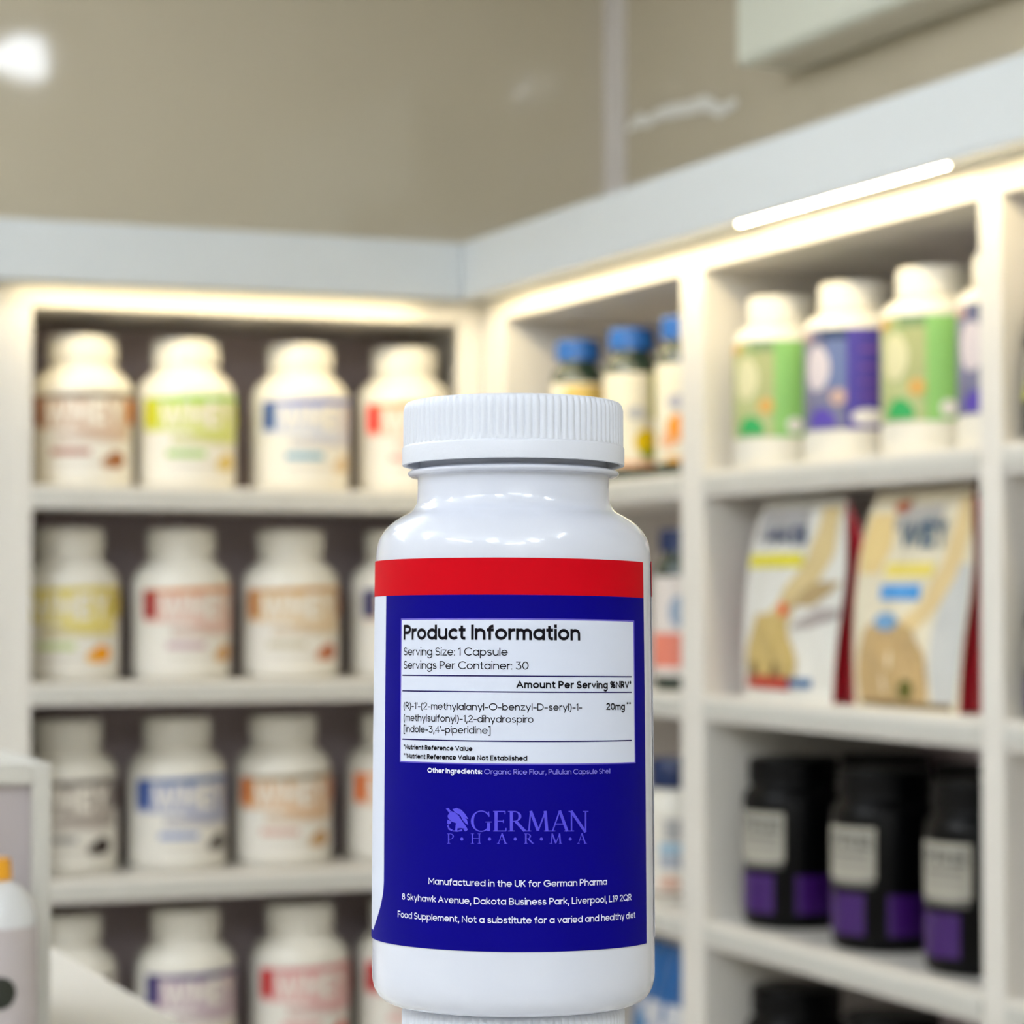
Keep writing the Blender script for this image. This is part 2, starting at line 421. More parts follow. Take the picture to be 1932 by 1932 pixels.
# ------------------------------------------------------------------ stroke lettering
def arc(cx, cy, rx, ry, a0, a1, n=None):
    n = n or max(4, int(abs(a1 - a0) / 15))
    return [(cx + rx * cos(radians(a0 + (a1 - a0) * i / n)), cy + ry * sin(radians(a0 + (a1 - a0) * i / n))) for i in range(n + 1)]
X_ = .70
def _o(cx=.31, rx=.31):
    return arc(cx, X_ / 2, rx, X_ / 2, 0, 360, 28)
G = {
 ' ': (.24, []),
 'a': (.62, [_o(), [(.62, 0), (.62, X_)]]),
 'b': (.62, [_o(), [(0, 0), (0, 1)]]),
 'c': (.50, [arc(.31, X_ / 2, .31, X_ / 2, 50, 310)]),
 'd': (.62, [_o(), [(.62, 0), (.62, 1)]]),
 'e': (.62, [[(.0, X_ / 2), (.62, X_ / 2)] + arc(.31, X_ / 2, .31, X_ / 2, 0, 318)[1:]]),
 'f': (.30, [[(.12, 0), (.12, .80)] + arc(.32, .80, .20, .20, 180, 90)[1:], [(0, X_), (.30, X_)]]),
 'g': (.62, [_o(), [(.62, X_), (.62, 0)] + arc(.31, 0, .31, .29, 0, -145)[1:]]),
 'h': (.54, [[(0, 0), (0, 1)], [(0, .42)] + arc(.27, .42, .27, .28, 180, 0)[1:] + [(.54, 0)]]),
 'i': (0, [[(0, 0), (0, X_)], [(0, 1.035), (0, 1.045)]]),
 'k': (.46, [[(0, 0), (0, 1)], [(.43, X_), (.02, .28)], [(.15, .40), (.46, 0)]]),
 'l': (0, [[(0, 0), (0, 1)]]),
 'm': (.86, [[(0, 0), (0, X_)], [(0, .46)] + arc(.215, .46, .215, .24, 180, 0)[1:] + [(.43, 0)], [(.43, .46)] + arc(.645, .46, .215, .24, 180, 0)[1:] + [(.86, 0)]]),
 'n': (.54, [[(0, 0), (0, X_)], [(0, .42)] + arc(.27, .42, .27, .28, 180, 0)[1:] + [(.54, 0)]]),
 'o': (.62, [_o()]),
 'p': (.62, [_o(), [(0, -.27), (0, X_)]]),
 'r': (.26, [[(0, 0), (0, X_)], [(0, .42)] + arc(.26, .42, .26, .28, 180, 85)[1:]]),
 's': (.44, [arc(.22, .525, .19, .175, 35, 270)[:-1] + arc(.22, .175, .22, .175, 90, -145)]),
 't': (.30, [[(.13, .92), (.13, .17)] + arc(.29, .17, .16, .17, 180, 285)[1:], [(0, X_), (.30, X_)]]),
 'u': (.54, [[(0, X_), (0, .28)] + arc(.27, .28, .27, .28, 180, 360)[1:] + [(.54, X_)], [(.54, 0), (.54, .3)]]),
 'v': (.52, [[(0, X_), (.26, 0), (.52, X_)]]),
 'w': (.78, [[(0, X_), (.2, 0), (.39, X_), (.58, 0), (.78, X_)]]),
 'x': (.48, [[(0, X_), (.48, 0)], [(0, 0), (.48, X_)]]),
 'y': (.54, [[(0, X_), (.27, 0)], [(.54, X_), (.18, -.27)]]),
 'z': (.44, [[(0, X_), (.44, X_), (0, 0), (.46, 0)]]),
 'A': (.76, [[(0, 0), (.38, 1), (.76, 0)], [(.14, .32), (.62, .32)]]),
 'B': (.58, [[(0, 0), (0, 1), (.30, 1)] + arc(.30, .76, .23, .24, 90, -90)[1:] + [(0, .52)], [(.28, .52)] + arc(.32, .26, .26, .26, 90, -90)[1:] + [(0, 0)]]),
 'C': (.80, [arc(.48, .5, .48, .5, 48, 312)]),
 'D': (.72, [[(0, 0), (0, 1), (.26, 1)] + arc(.26, .5, .46, .5, 90, -90)[1:] + [(0, 0)]]),
 'E': (.50, [[(.50, 1), (0, 1), (0, 0), (.50, 0)], [(0, .52), (.45, .52)]]),
 'F': (.48, [[(.48, 1), (0, 1), (0, 0)], [(0, .50), (.43, .50)]]),
 'G': (.92, [arc(.48, .5, .48, .5, 48, 360) + [(.56, .5)]]),
 'H': (.66, [[(0, 0), (0, 1)], [(.66, 0), (.66, 1)], [(0, .52), (.66, .52)]]),
 'I': (0, [[(0, 0), (0, 1)]]),
 'K': (.56, [[(0, 0), (0, 1)], [(.54, 1), (.02, .42)], [(.18, .58), (.56, 0)]]),
 'L': (.46, [[(0, 1), (0, 0), (.46, 0)]]),
 'M': (.86, [[(0, 0), (0, 1), (.43, .32), (.86, 1), (.86, 0)]]),
 'N': (.66, [[(0, 0), (0, 1), (.66, 0), (.66, 1)]]),
 'O': (.98, [arc(.49, .5, .49, .5, 0, 360, 32)]),
 'P': (.56, [[(0, 0), (0, 1), (.28, 1)] + arc(.28, .73, .28, .27, 90, -90)[1:] + [(0, .46)]]),
 'Q': (.98, [arc(.49, .5, .49, .5, 0, 360, 32), [(.60, .30), (.96, -.04)]]),
 'R': (.58, [[(0, 0), (0, 1), (.28, 1)] + arc(.28, .73, .28, .27, 90, -90)[1:] + [(0, .46)], [(.26, .46), (.58, 0)]]),
 'S': (.56, [arc(.28, .745, .24, .255, 35, 270)[:-1] + arc(.28, .245, .28, .245, 90, -150)]),
 'U': (.62, [[(0, 1), (0, .31)] + arc(.31, .31, .31, .31, 180, 360)[1:] + [(.62, 1)]]),
 'V': (.74, [[(0, 1), (.37, 0), (.74, 1)]]),
 'W': (1.08, [[(0, 1), (.28, 0), (.54, .9), (.80, 0), (1.08, 1)]]),
 'Y': (.66, [[(0, 1), (.33, .45), (.66, 1)], [(.33, .45), (.33, 0)]]),
 '0': (.60, [arc(.30, .5, .30, .5, 0, 360, 28)]),
 '1': (.20, [[(0, .84), (.18, 1), (.18, 0)]]),
 '2': (.54, [arc(.27, .74, .25, .26, 165, -25) + [(.0, 0), (.54, 0)]]),
 '3': (.52, [[(.03, 1), (.48, 1), (.22, .62)] + arc(.24, .30, .28, .30, 88, -145)]),
 '4': (.60, [[(.44, 0), (.44, 1), (0, .26), (.60, .26)]]),
 '8': (.54, [arc(.27, .75, .22, .23, 0, 360, 24), arc(.27, .27, .27, .27, 0, 360, 24)]),
 '9': (.54, [arc(.27, .70, .27, .30, 0, 360, 24), [(.53, .64), (.22, 0)]]),
 '(': (.18, [arc(.42, .40, .42, .72, 125, 235)]),
 ')': (.18, [arc(-.24, .40, .42, .72, 55, -55)]),
 '[': (.18, [[(.18, 1.08), (0, 1.08), (0, -.22), (.18, -.22)]]),
 ']': (.18, [[(0, 1.08), (.18, 1.08), (.18, -.22), (0, -.22)]]),
 '-': (.34, [[(0, .36), (.34, .36)]]),
 ',': (.06, [[(.06, .06), (0, -.18)]]),
 ':': (0, [[(0, .0), (0, .01)], [(0, .60), (0, .61)]]),
 "'": (0, [[(0, .78), (0, 1)]]),
 '*': (.24, [[(.12, .80), (.12, 1.04)], [(.015, .86), (.225, .98)], [(.015, .98), (.225, .86)]]),
 '%': (.76, [arc(.17, .78, .17, .22, 0, 360, 20), arc(.59, .22, .17, .22, 0, 360, 20), [(.62, 1), (.14, 0)]]),
}
def stroke_text(text, weight, track=.10):
    """2D quads for a line of text of cap height 1, and its width."""
    quads, x = [], 0.0
    w, XS = weight, 1.14
    for ch in text:
        gw, lines = G[ch]
        if ch == ' ':
            x += .36
            continue
        for pl in lines:
            P = [(x + w / 2 + a * XS, b if b < 0 else w / 2 + b * (1 - w)) for a, b in pl]
            quads += ribbon(P, w, True)
        x += gw * XS + w + track
    return quads, x - track
def ribbon(P, w, cap=False):
    """A polyline widened to w, joined with mitres; quads of 2D points."""
    Q = [P[0]]
    for p in P[1:]:
        if abs(p[0] - Q[-1][0]) + abs(p[1] - Q[-1][1]) > 1e-6:
            Q.append(p)
    closed = len(Q) > 3 and abs(Q[0][0] - Q[-1][0]) + abs(Q[0][1] - Q[-1][1]) < 1e-6
    if not closed and cap:       # square ends
        for i, j in ((0, 1), (-1, -2)):
            dx, dy = Q[i][0] - Q[j][0], Q[i][1] - Q[j][1]
            l = sqrt(dx * dx + dy * dy)
            e = w / 2 * (1 if abs(dx) < .05 * l or abs(dy) < .05 * l else .55)
            Q[i] = (Q[i][0] + dx / l * e, Q[i][1] + dy / l * e)
    n = len(Q)
    dirs = []
    for i in range(n - 1):
        dx, dy = Q[i + 1][0] - Q[i][0], Q[i + 1][1] - Q[i][1]
        l = sqrt(dx * dx + dy * dy)
        dirs.append((dx / l, dy / l))
    out = []
    L, R = [], []
    for i in range(n):
        a = dirs[i - 1] if i > 0 else (dirs[-1] if closed else dirs[0])
        b = dirs[i] if i < n - 1 else (dirs[0] if closed else dirs[-1])
        mx, my = -(a[1] + b[1]), a[0] + b[0]
        l = sqrt(mx * mx + my * my) or 1e-6
        mx, my = mx / l, my / l
        c = mx * -a[1] + my * a[0]
        s = min(1 / max(c, .35), 1.6) * w / 2
        L.append((Q[i][0] + mx * s, Q[i][1] + my * s))
        R.append((Q[i][0] - mx * s, Q[i][1] - my * s))
    for i in range(n - 1):
        out.append((R[i], R[i + 1], L[i + 1], L[i]))
    return out
def place_quads(mb, quads, fn, material, maxlen):
    """Maps 2D quads with fn(x, y) to space, cutting long ones so that they follow a curve."""
    for q in quads:
        a, b, c, d = q
        l = max(abs(b[0] - a[0]), abs(c[0] - d[0]))
        n = max(1, int(l / maxlen + .999))
        for i in range(n):
            s, t = i / n, (i + 1) / n
            P = [(a[0] + (b[0] - a[0]) * s, a[1] + (b[1] - a[1]) * s), (a[0] + (b[0] - a[0]) * t, a[1] + (b[1] - a[1]) * t),
                 (d[0] + (c[0] - d[0]) * t, d[1] + (c[1] - d[1]) * t), (d[0] + (c[0] - d[0]) * s, d[1] + (c[1] - d[1]) * s)]
            mb.face([fn(*p) for p in P], material)

# ------------------------------------------------------------------ the two stacked supplement bottles
KD = 0.55 / F                    # metres per pixel at the bottle's axis
HB = 1260.0                      # pixel row where the bottle is seen square on
BASEPX = 1890.0
ax = ray(968.5, BASEPX)
ax = ax * (0.55 / ax.dot(_Fw)) + Vector((0, 0, EYE))
TILT = radians(-1.7)
def bz(y):
    return (BASEPX - y) * KD
body_prof = [(0, 1890), (218, 1890), (232, 1888), (245, 1882), (256, 1872), (263, 1858), (266.3, 1842), (266.8, 1825), (266.6, 1780),
             (266.4, 1700), (265.6, 1500), (264.2, 1300), (262.8, 1150), (262, 1080), (261.6, 1050), (260.6, 1040), (258, 1026), (253.5, 1014), (246.5, 1003),
             (238, 993), (227, 984), (212, 974.5), (201, 969), (194, 963.5), (189, 957), (185.5, 950), (183.5, 940), (182.5, 920), (182.5, 902), (184, 899.5),
             (190, 898.5), (197, 897.5), (200.5, 895), (201.6, 892), (200.5, 889.5), (197, 887.5), (190, 885), (184, 883.5), (181, 879), (181, 845)]
def body_r(z):
    y = BASEPX - z / KD
    for (r0, y0), (r1, y1) in zip(body_prof, body_prof[1:]):
        if y1 <= y <= y0 and y0 != y1:
            return (r0 + (r1 - r0) * (y0 - y) / (y0 - y1)) * KD
    return 266 * KD
def densify(prof, step):
    out = [prof[0]]
    for p, q in zip(prof, prof[1:]):
        n = max(1, int(abs(q[1] - p[1]) / step))
        for i in range(1, n + 1):
            out.append((p[0] + (q[0] - p[0]) * i / n, p[1] + (q[1] - p[1]) * i / n))
    return out
RIBS = 92
def make_body(parent):
    b = MB()
    b.lathe([(r * KD, bz(y)) for r, y in body_prof], 192, M_white)
    return b.build('bottle_body', parent, 50)
def make_cap(parent):
    prof = [(184, 848), (199, 849), (200.5, 856), (201.5, 873), (204, 877), (208, 877.4), (211.6, 876.6), (212, 874), (212, 846), (211.4, 843), (209.6, 841.5)]
    prof += [(210.2 - .03 * i * .6, 840 - i * 6.8) for i in range(11)]
    prof += [(208.4, 767), (207, 762.5), (204, 759), (199, 757.2), (190, 756.4), (60, 756), (0, 756)]
    def rib(r, z, t):
        y = BASEPX - z / KD
        if 758 < y < 841:
            f = (t * RIBS / (2 * pi)) % 1.0
            g = max(0.0, 1 - abs(f - .5) / .28)
            fade = min(1, (841 - y) / 3, (y - 757) / 6)
            return r - 3.4 * KD * (g ** .7) * fade
        return r
    b = MB()
    b.lathe([(r * KD, bz(y)) for r, y in prof], RIBS * 6, M_cap, rib)
    return b.build('screw_cap', parent, 60)

bottle = thing('supplement_bottle', 'white supplement bottle with blue and red information label standing on another cap', 'bottle', ax)
bottle.rotation_euler = (Matrix.Rotation(-YAW, 3, 'Z') @ Matrix.Rotation(TILT, 3, 'X')).to_euler()
make_body(bottle)
make_cap(bottle)
low_h = bz(756)
down = bottle.rotation_euler.to_matrix() @ Vector((0, 0, -low_h))
lower = thing('supplement_bottle', 'lower white bottle of which only the cap shows under the labelled one', 'bottle', Vector(ax) + down)
lower.rotation_euler = bottle.rotation_euler
make_body(lower)
make_cap(lower)

# label of the upper bottle, in angle and height on its wall
M_lw = mat('label_white', (208, 215, 232), 0.42, 0.35, vary=0.01)
M_red = mat('label_red', (194, 3, 22), 0.6, 0.06, vary=0.06, vscale=60)
M_blue = mat('label_blue', (7, 2, 124), 0.6, 0.05, vary=0.08, vscale=80)
M_ink = mat('label_black_ink', (10, 7, 17), 0.6, 0.1)
M_line = mat('label_navy_line', (30, 22, 84), 0.6, 0.1)
M_out = mat('label_lilac_line', (92, 82, 190), 0.5, 0.3)
M_txt = mat('label_white_ink', (226, 228, 250), 0.5, 0.3)
M_lil = mat('label_lilac_ink', (136, 132, 232), 0.5, 0.3)
M_logo = mat('label_violet_ink', (78, 70, 214), 0.5, 0.3, vary=0.1, vscale=200)
BM = Matrix.Translation(ax) @ bottle.rotation_euler.to_matrix().to_4x4()
BI = BM.inverted()
CAM = BI @ Vector((0, 0, EYE))
def hit(px, py):
    """Angle and height on the bottle's wall seen at a pixel."""
    d = (BI.to_3x3() @ ray(px, py)).normalized()
    R = 264 * KD
    for _ in range(4):
        A = d.x * d.x + d.y * d.y
        B = CAM.x * d.x + CAM.y * d.y
        C = CAM.x ** 2 + CAM.y ** 2 - R * R
        disc = B * B - A * C
        s = (-B - sqrt(max(disc, 0))) / A
        p = CAM + d * s
        R = body_r(p.z)
    return atan2(p.x, -p.y), p.z
def wall(th, z, off):
    r = body_r(z) + off
    return (r * sin(th), -r * cos(th), z)
SL = 0.006
def slant(th):                    # the label was stuck on very slightly askew
    return -SL * th * .0297 / 1.0
O0, O1, O2, O3 = .00010, .00016, .00022, .00028
th_r = hit(1215, 1300)[0]
th_end = radians(81) - 2 * pi
z_top = hit(968, 1052)[1]
z_red = hit(968, 1122)[1]
z_bot = hit(968, 1796)[1]
label = MB()
rows = lin(z_bot, z_top, 30)
label.grid(lambda a, z: wall(a, z + slant(max(a, -1.6)), O0), lin(th_end, th_r, 150), rows, M_lw)
# thin paper edge
label.grid(lambda a, z: (lambda q: q)(wall(th_r, z + slant(th_r), a)), [0, O0], rows, M_lw)
lab = label.build('label', bottle, 40)
band = MB()
band.grid(lambda a, z: wall(a, z + slant(max(a, -1.6)), O1), lin(th_end, th_r, 150), lin(z_red, z_top, 4), M_red)
band.build('red_band', lab, 40)
th_l = hit(730, 1130)[0]
th_l2 = hit(726, 1600)[0]
zk = hit(725, 1655)[1]
zc = hit(722, 1762)[1]
def left_edge(z):
    t_ = (z - z_red) / (zk - z_red)
    base = th_l + (th_l2 - th_l) * min(t_, 1)
    if z < zk:
        k = min((zk - z) / (zk - zc), 1.0)
        base -= .25 * k ** 2.3
    return base
field = MB()
zs = lin(z_red, zk, 20) + lin(zk, z_bot, 26)[1:]
field.grid(lambda s, z: (lambda a: wall(a, z + slant(a), O1))(left_edge(z) + (th_r - left_edge(z)) * s), lin(0, 1, 80), zs, M_blue, True)
field.grid(lambda a, z: wall(a, z + slant(-1.4), O1), lin(-2.9, left_edge(z_bot), 40), lin(z_bot, zc, 3), M_blue)
field.build('blue_field', lab, 40)
# information panel
def rect(mb, x0, x1, y0, y1, m, off, n=40):
    a0, a1 = hit(x0, (y0 + y1) / 2)[0], hit(x1, (y0 + y1) / 2)[0]
    z0, z1 = hit(968, y1)[1], hit(968, y0)[1]
    mb.grid(lambda a, z: wall(a, z + slant(a), off), lin(a0, a1, n), lin(z0, z1, 2), m)
panel = MB()
rect(panel, 756.5, 1196.5, 1166.5, 1443, M_out, O1 + .00002)
rect(panel, 758.5, 1194.5, 1169.5, 1440.5, M_lw, O2)
for y in (1275.6, 1305.6, 1398.6):
    rect(panel, 761, 1190, y - 1.25, y + 1.25, M_line, O2 + .00003)
pan = panel.build('information_panel', lab, 40)
KF = KD * (0.55 - .0297) / .55
def line(mb, s, x0, x1, ybase, cap, weight, m, off=O3, track=.105):
    """A line of lettering between two pixel columns of the photograph, bent round the wall."""
    a0, zb = hit(x0, ybase)
    a1 = hit(x1, ybase)[0]
    zb = hit(968, ybase)[1]
    q, wd = stroke_text(s, weight, track)
    h = cap * KF
    fn = lambda x, y: (lambda a: wall(a, zb + y * h + slant(a), off))(a0 + (a1 - a0) * x / wd)
    place_quads(mb, q, fn, m, .25)
ink = MB()
line(ink, 'Product Information', 763.5, 1093.5, 1207.5, 29.0, .20, M_ink, track=.09)
line(ink, 'Serving Size: 1 Capsule', 763.5, 958, 1237.5, 15.6, .12, M_ink)
line(ink, 'Servings Per Container: 30', 763.5, 997, 1263.4, 15.6, .12, M_ink)
line(ink, 'Amount Per Serving', 974, 1145, 1298.5, 14.2, .215, M_ink)
line(ink, '%NRV*', 1149.5, 1189, 1298.0, 14.0, .25, M_ink, track=.08)
line(ink, "(R)-1'-(2-methylalanyl-O-benzyl-D-seryl)-1-", 763.5, 1097, 1340.5, 13.6, .135, M_ink)
line(ink, '20mg', 1142, 1177, 1339.5, 13.6, .20, M_ink)
line(ink, '**', 1180, 1188.5, 1338.5, 13.6, .11, M_ink, track=.06)
line(ink, '(methylsulfonyl)-1,2-dihydrospiro', 763.5, 1006, 1363.4, 13.6, .135, M_ink)
line(ink, "[indole-3,4'-piperidine]", 763.5, 926, 1384.8, 13.6, .135, M_ink)
line(ink, '*Nutrient Reference Value', 763.5, 892, 1418.0, 9.6, .23, M_ink)
line(ink, '**Nutrient Reference Value Not Established', 763.5, 994.5, 1435.0, 9.6, .23, M_ink)
ink.build('panel_lettering', pan)
addr = MB()
line(addr, 'Other Ingredients:', 808, 910, 1460.8, 9.6, .23, M_txt)
line(addr, 'Organic Rice Flour, Pullulan Capsule Shell', 914, 1149.5, 1460.8, 9.6, .11, M_lil)
line(addr, 'Manufactured in the UK for German Pharma', 810, 1143.5, 1673.0, 12.6, .15, M_txt)
line(addr, '8 Skyhawk Avenue, Dakota Business Park, Liverpool, L19 2QR', 760.5, 1189, 1707.0, 12.6, .15, M_txt)
line(addr, 'Food Supplement, Not a substitute for a varied and healthy diet', 752.5, 1196.5, 1742.0, 12.6, .15, M_txt)
addr.build('address_lettering', lab)

# maker's mark: eagle and roman capitals
def bar(x0, y0, x1, y1, w):
    return ribbon([(x0, y0), (x1, y1)], w)
def serif(x, y, w=.30, t=.045):
    yy = y + (t / 2 if y < .5 else -t / 2)
    return ribbon([(x - w / 2, yy), (x + w / 2, yy)], t)
def swell(cx, cy, rx, ry, a0, a1, thin, thick, n=26):
    """An arc heavier where it runs upright, as in roman capitals."""
    out, P, Q = [], [], []
    for i in range(n + 1):
        a = radians(a0 + (a1 - a0) * i / n)
        w = thin + (thick - thin) * abs(cos(a)) ** 1.3
        P.append((cx + rx * cos(a), cy + ry * sin(a)))
        Q.append((cx + (rx - w) * cos(a), cy + (ry - thin) * sin(a)))
    for i in range(n):
        out.append((Q[i], P[i], P[i + 1], Q[i + 1]))
    return out
T, t_ = .135, .05
ROM = {
 'G': (.94, swell(.48, .5, .48, .52, 40, 322, t_, T) + bar(.82, .02, .82, .42, T) + serif(.82, .44, .30) + bar(.82, .97, .84, .72, .05)),
 'E': (.60, bar(.14, 0, .14, 1, T) + bar(.02, .978, .54, .978, t_) + bar(.14, .50, .46, .50, t_) + bar(.02, .022, .58, .022, t_) + bar(.53, .98, .53, .84, .045) + bar(.57, .02, .57, .17, .045) + bar(.46, .42, .46, .58, .045)),
 'R': (.84, bar(.14, 0, .14, 1, T) + serif(.14, 0) + serif(.10, 1, .22) + swell(.26, .735, .33, .265, 95, -95, t_, T) + bar(.14, .975, .30, .975, t_) + bar(.14, .49, .28, .49, t_) + bar(.34, .49, .74, .02, T) + serif(.78, 0, .18)),
 'M': (1.14, bar(.16, 0, .24, 1, t_ + .015) + bar(.24, 1, .58, .03, T) + bar(.58, .03, .92, 1, t_ + .015) + bar(.90, 1, .98, 0, T) + serif(.14, 0, .26) + serif(1.0, 0, .30)),
 'A': (.94, bar(.12, 0, .45, 1, t_ + .01) + bar(.45, 1.02, .80, 0, T) + bar(.25, .36, .64, .36, t_) + serif(.12, 0, .26) + serif(.81, 0, .30)),
 'N': (.98, bar(.14, 0, .14, 1, t_ + .02) + bar(.12, 1, .82, -.04, T) + bar(.82, 0, .82, 1, t_ + .02) + serif(.14, 0, .26) + serif(.10, 1, .2) + serif(.82, 1, .28)),
 'P': (.66, bar(.14, 0, .14, 1, T * .8) + serif(.14, 0) + serif(.10, 1, .22) + swell(.26, .715, .33, .285, 95, -95, t_, T * .8) + bar(.14, .97, .30, .97, t_) + bar(.14, .45, .28, .45, t_)),
 'H': (.96, bar(.16, 0, .16, 1, T * .8) + bar(.78, 0, .78, 1, T * .8) + bar(.16, .52, .78, .52, t_) + serif(.16, 0) + serif(.16, 1) + serif(.78, 0) + serif(.78, 1)),
}
logo = MB()
def map_px(x, y):                # photograph pixel -> the bottle's wall
    a, z = hit(x, y)
    return wall(a, z, O2)
def roman(ch, x0, x1, ytop, ybase):
    wd, q = ROM[ch]
    for quad in q:
        logo.face([map_px(x0 + (x1 - x0) * p[0] / wd, ybase + (ytop - ybase) * p[1]) for p in quad], M_logo)
for ch, x0, x1 in (('G', 889, 927), ('E', 930, 956), ('R', 959, 994), ('M', 991, 1038), ('A', 1037, 1075), ('N', 1072, 1110)):
    roman(ch, x0, x1, 1530, 1568.5)
for ch, x0, x1 in (('P', 844.5, 858.5), ('H', 888.5, 908.5), ('A', 938, 957), ('R', 989, 1007), ('M', 1036, 1060), ('A', 1088, 1106)):
    roman(ch, x0, x1, 1572.5, 1591.5)
for x in (872, 924, 972, 1021, 1075):
    logo.face([map_px(x + 3 * cos(2 * pi * k / 14), 1583 - 3 * sin(2 * pi * k / 14)) for k in range(14)], M_logo)
def poly(pts):                   # (convex pieces only)
    logo.face([map_px(842 + p[0] / 232 * 42 , 1524 + p[1] / 245 * 45) for p in pts], M_logo)
# the eagle: wing tip, wing, body, tail, legs and claws
for piece in ([(232, 145), (262, 140), (283, 168), (268, 192), (250, 165)],
              [(300, 152), (345, 138), (390, 155), (425, 190), (455, 235), (466, 252), (440, 246), (400, 226), (360, 200), (330, 186)],
              [(268, 192), (288, 170), (330, 188), (372, 222), (380, 262), (350, 300), (290, 276), (258, 246), (250, 220)],
              [(384, 216), (420, 238), (450, 256), (464, 312), (440, 302), (405, 262)],
              [(350, 280), (380, 240), (410, 285), (440, 325), (462, 366), (420, 350), (380, 345), (350, 350), (338, 310)],
              [(250, 258), (290, 276), (284, 296), (262, 310), (247, 300)],
              [(246, 318), (262, 314), (270, 344), (302, 362), (296, 376), (260, 362)],
              [(334, 306), (352, 318), (352, 372), (330, 374)],
              [(300, 368), (355, 370), (400, 356), (404, 375), (350, 383), (308, 380)],
              [(412, 356), (458, 352), (452, 372), (430, 379)]):
    poly([(x_ - 232, y_ - 137) for x_, y_ in piece][::-1])
logo.build('maker_mark', lab)

# ------------------------------------------------------------------ products on the shelves
def wrap(R, off=.0006):
    def f(adeg, z, k=0):
        a = radians(adeg)
        r = R + off * (1 + k)
        return (r * sin(a), -r * cos(a), z)
    return f
def patch(mb, f, a0, a1, z0, z1, m, k=1, n=None, zfn=None):
    n = n or max(3, int(abs(a1 - a0) / 5))
    if zfn:
        mb.grid(lambda a, s: f(a, zfn(a)[0] + (zfn(a)[1] - zfn(a)[0]) * s, k), lin(a0, a1, n), [0, 1], m)
    else:
        mb.grid(lambda a, z: f(a, z, k), lin(a0, a1, n), [z0, (z0 + z1) / 2, z1], m)
def disc(mb, f, R, a, z, rx, rz, m, k=2, n=22):
    """A round or leaf-shaped print on the wall."""
    mb.grid(lambda t, q: f(a + math.degrees(rx * q * cos(t) / R), z + rz * q * sin(t), k), lin(0, 2 * pi, n), lin(0.001, 1, 5), m, True)
def wrap_text(mb, s, f, a0, a1, z0, h, weight, m, k=3, slope=0.0):
    q, wd = stroke_text(s, weight, .14)
    place_quads(mb, q, lambda x, y: f(a0 + (a1 - a0) * x / wd, z0 + y * h + slope * x / wd, k), m, .3)
def colour(rgb, rough=.42):
    return mat('print_%02x%02x%02x' % tuple(int(c) for c in rgb), rgb, rough, .4, vary=.05, vscale=30)
def mixc(a, b, t):
    return tuple(x + (y - x) * t for x, y in zip(a, b))

# --- whey tubs
WR, WH = .0935, .283
def round_prof(raw):
    return raw
tub_body = [(0, 0), (.086, 0), (.0915, .003), (.0935, .010), (.0935, .178), (.0925, .187), (.0895, .196), (.084, .204), (.077, .211), (.070, .217), (.0645, .223), (.061, .228), (.060, .234), (.060, .240)]
tub_lid = [(.060, .236), (.0650, .2365), (.0660, .238), (.0660, .272), (.0650, .278), (.0625, .282), (.058, .2832), (0, .2835)]
_proto = {}
def copies(key, make, parent):
    """The first time makes the part, later times links a copy of it."""
    if key not in _proto:
        _proto[key] = make(parent)
        return _proto[key]
    o = _proto[key].copy()
    COL.objects.link(o)
    o.parent = parent
    return o
def mk_lathe(name, prof, n, m, smooth=45):
    def make(parent):
        b = MB(); b.lathe(prof, n, m)
        return b.build(name, parent, smooth)
    return make
def lid_maker(name, prof, n, m, ribs, amp, z0, z1):
    def make(parent):
        b = MB()
        b.lathe(prof, n, m, lambda r, z, t: r - (amp * (.5 + .5 * cos(t * ribs)) if z0 < z < z1 else 0))
        return b.build(name, parent, 60)
    return make
CREAM = (236, 230, 216)
def whey_tub(x, y, z, rot, label, block, bandc, tint, text, blob, block2=None, words_='WHEY'):
    t = thing('protein_tub', label, 'tub', (x, y, z), to_camera(x, y) + radians(rot), 'whey tubs on the shelves')
    copies('tub_body', mk_lathe('tub_body', tub_body, 72, M_tub), t)
    copies('tub_lid', lid_maker('screw_lid', [(.060, .236), (.0650, .2365), (.0660, .238)] + [(.0660, .24 + .004 * i) for i in range(9)] + tub_lid[4:], 180, M_tub, 60, .0012, .2395, .273), t)
    f = wrap(WR)
    b = MB()
    patch(b, f, -100, 100, .014, .177, mat('tub_label_paper', (234, 230, 220), .4, .4), 0, 40)
    cb, cw, ct = colour(block), colour(bandc), colour(tint)
    patch(b, f, -50, 80, 0, 0, ct, 1, 30, lambda a: (.106 - .02 * max(0, sin(radians(a * 1.3))), 0.169))
    patch(b, f, -50, 96, 0, 0, cw, 2, 36, lambda a: (.164 - .003 * cos(radians(a * 2)), .169 + .006 * sin(radians(min(90, max(0, a + 20)))) ))
    patch(b, f, -50, -33, .114, .166, cb, 3)
    if block2:
        patch(b, f, 76, 98, .118, .164, colour(block2), 3)
    patch(b, f, -14, 62, .082, .098, colour(mixc(tint, (200, 190, 180), .5)), 1)
    patch(b, f, -20, 26, .058, .070, colour(text), 1)
    patch(b, f, -16, 48, .040, .045, colour((214, 208, 198)), 1)
    disc(b, f, WR, 58, .050, .021, .016, colour(blob), 2)
    disc(b, f, WR, 46, .044, .013, .011, colour(mixc(blob, CREAM, .35)), 1)
    lb = b.build('label', t, 40)
    b = MB()
    wrap_text(b, words_, f, -27, 66, .110, .050, .24, colour((240, 234, 222)), 4, .004)
    b.build('lettering', lb)
    return t
def left_spot(px, off=.030):
    Y = YL + off + WR
    return on_y(px, Y), Y
ROWS = [Z(b_ + TH + .0005) for b_ in BOT]
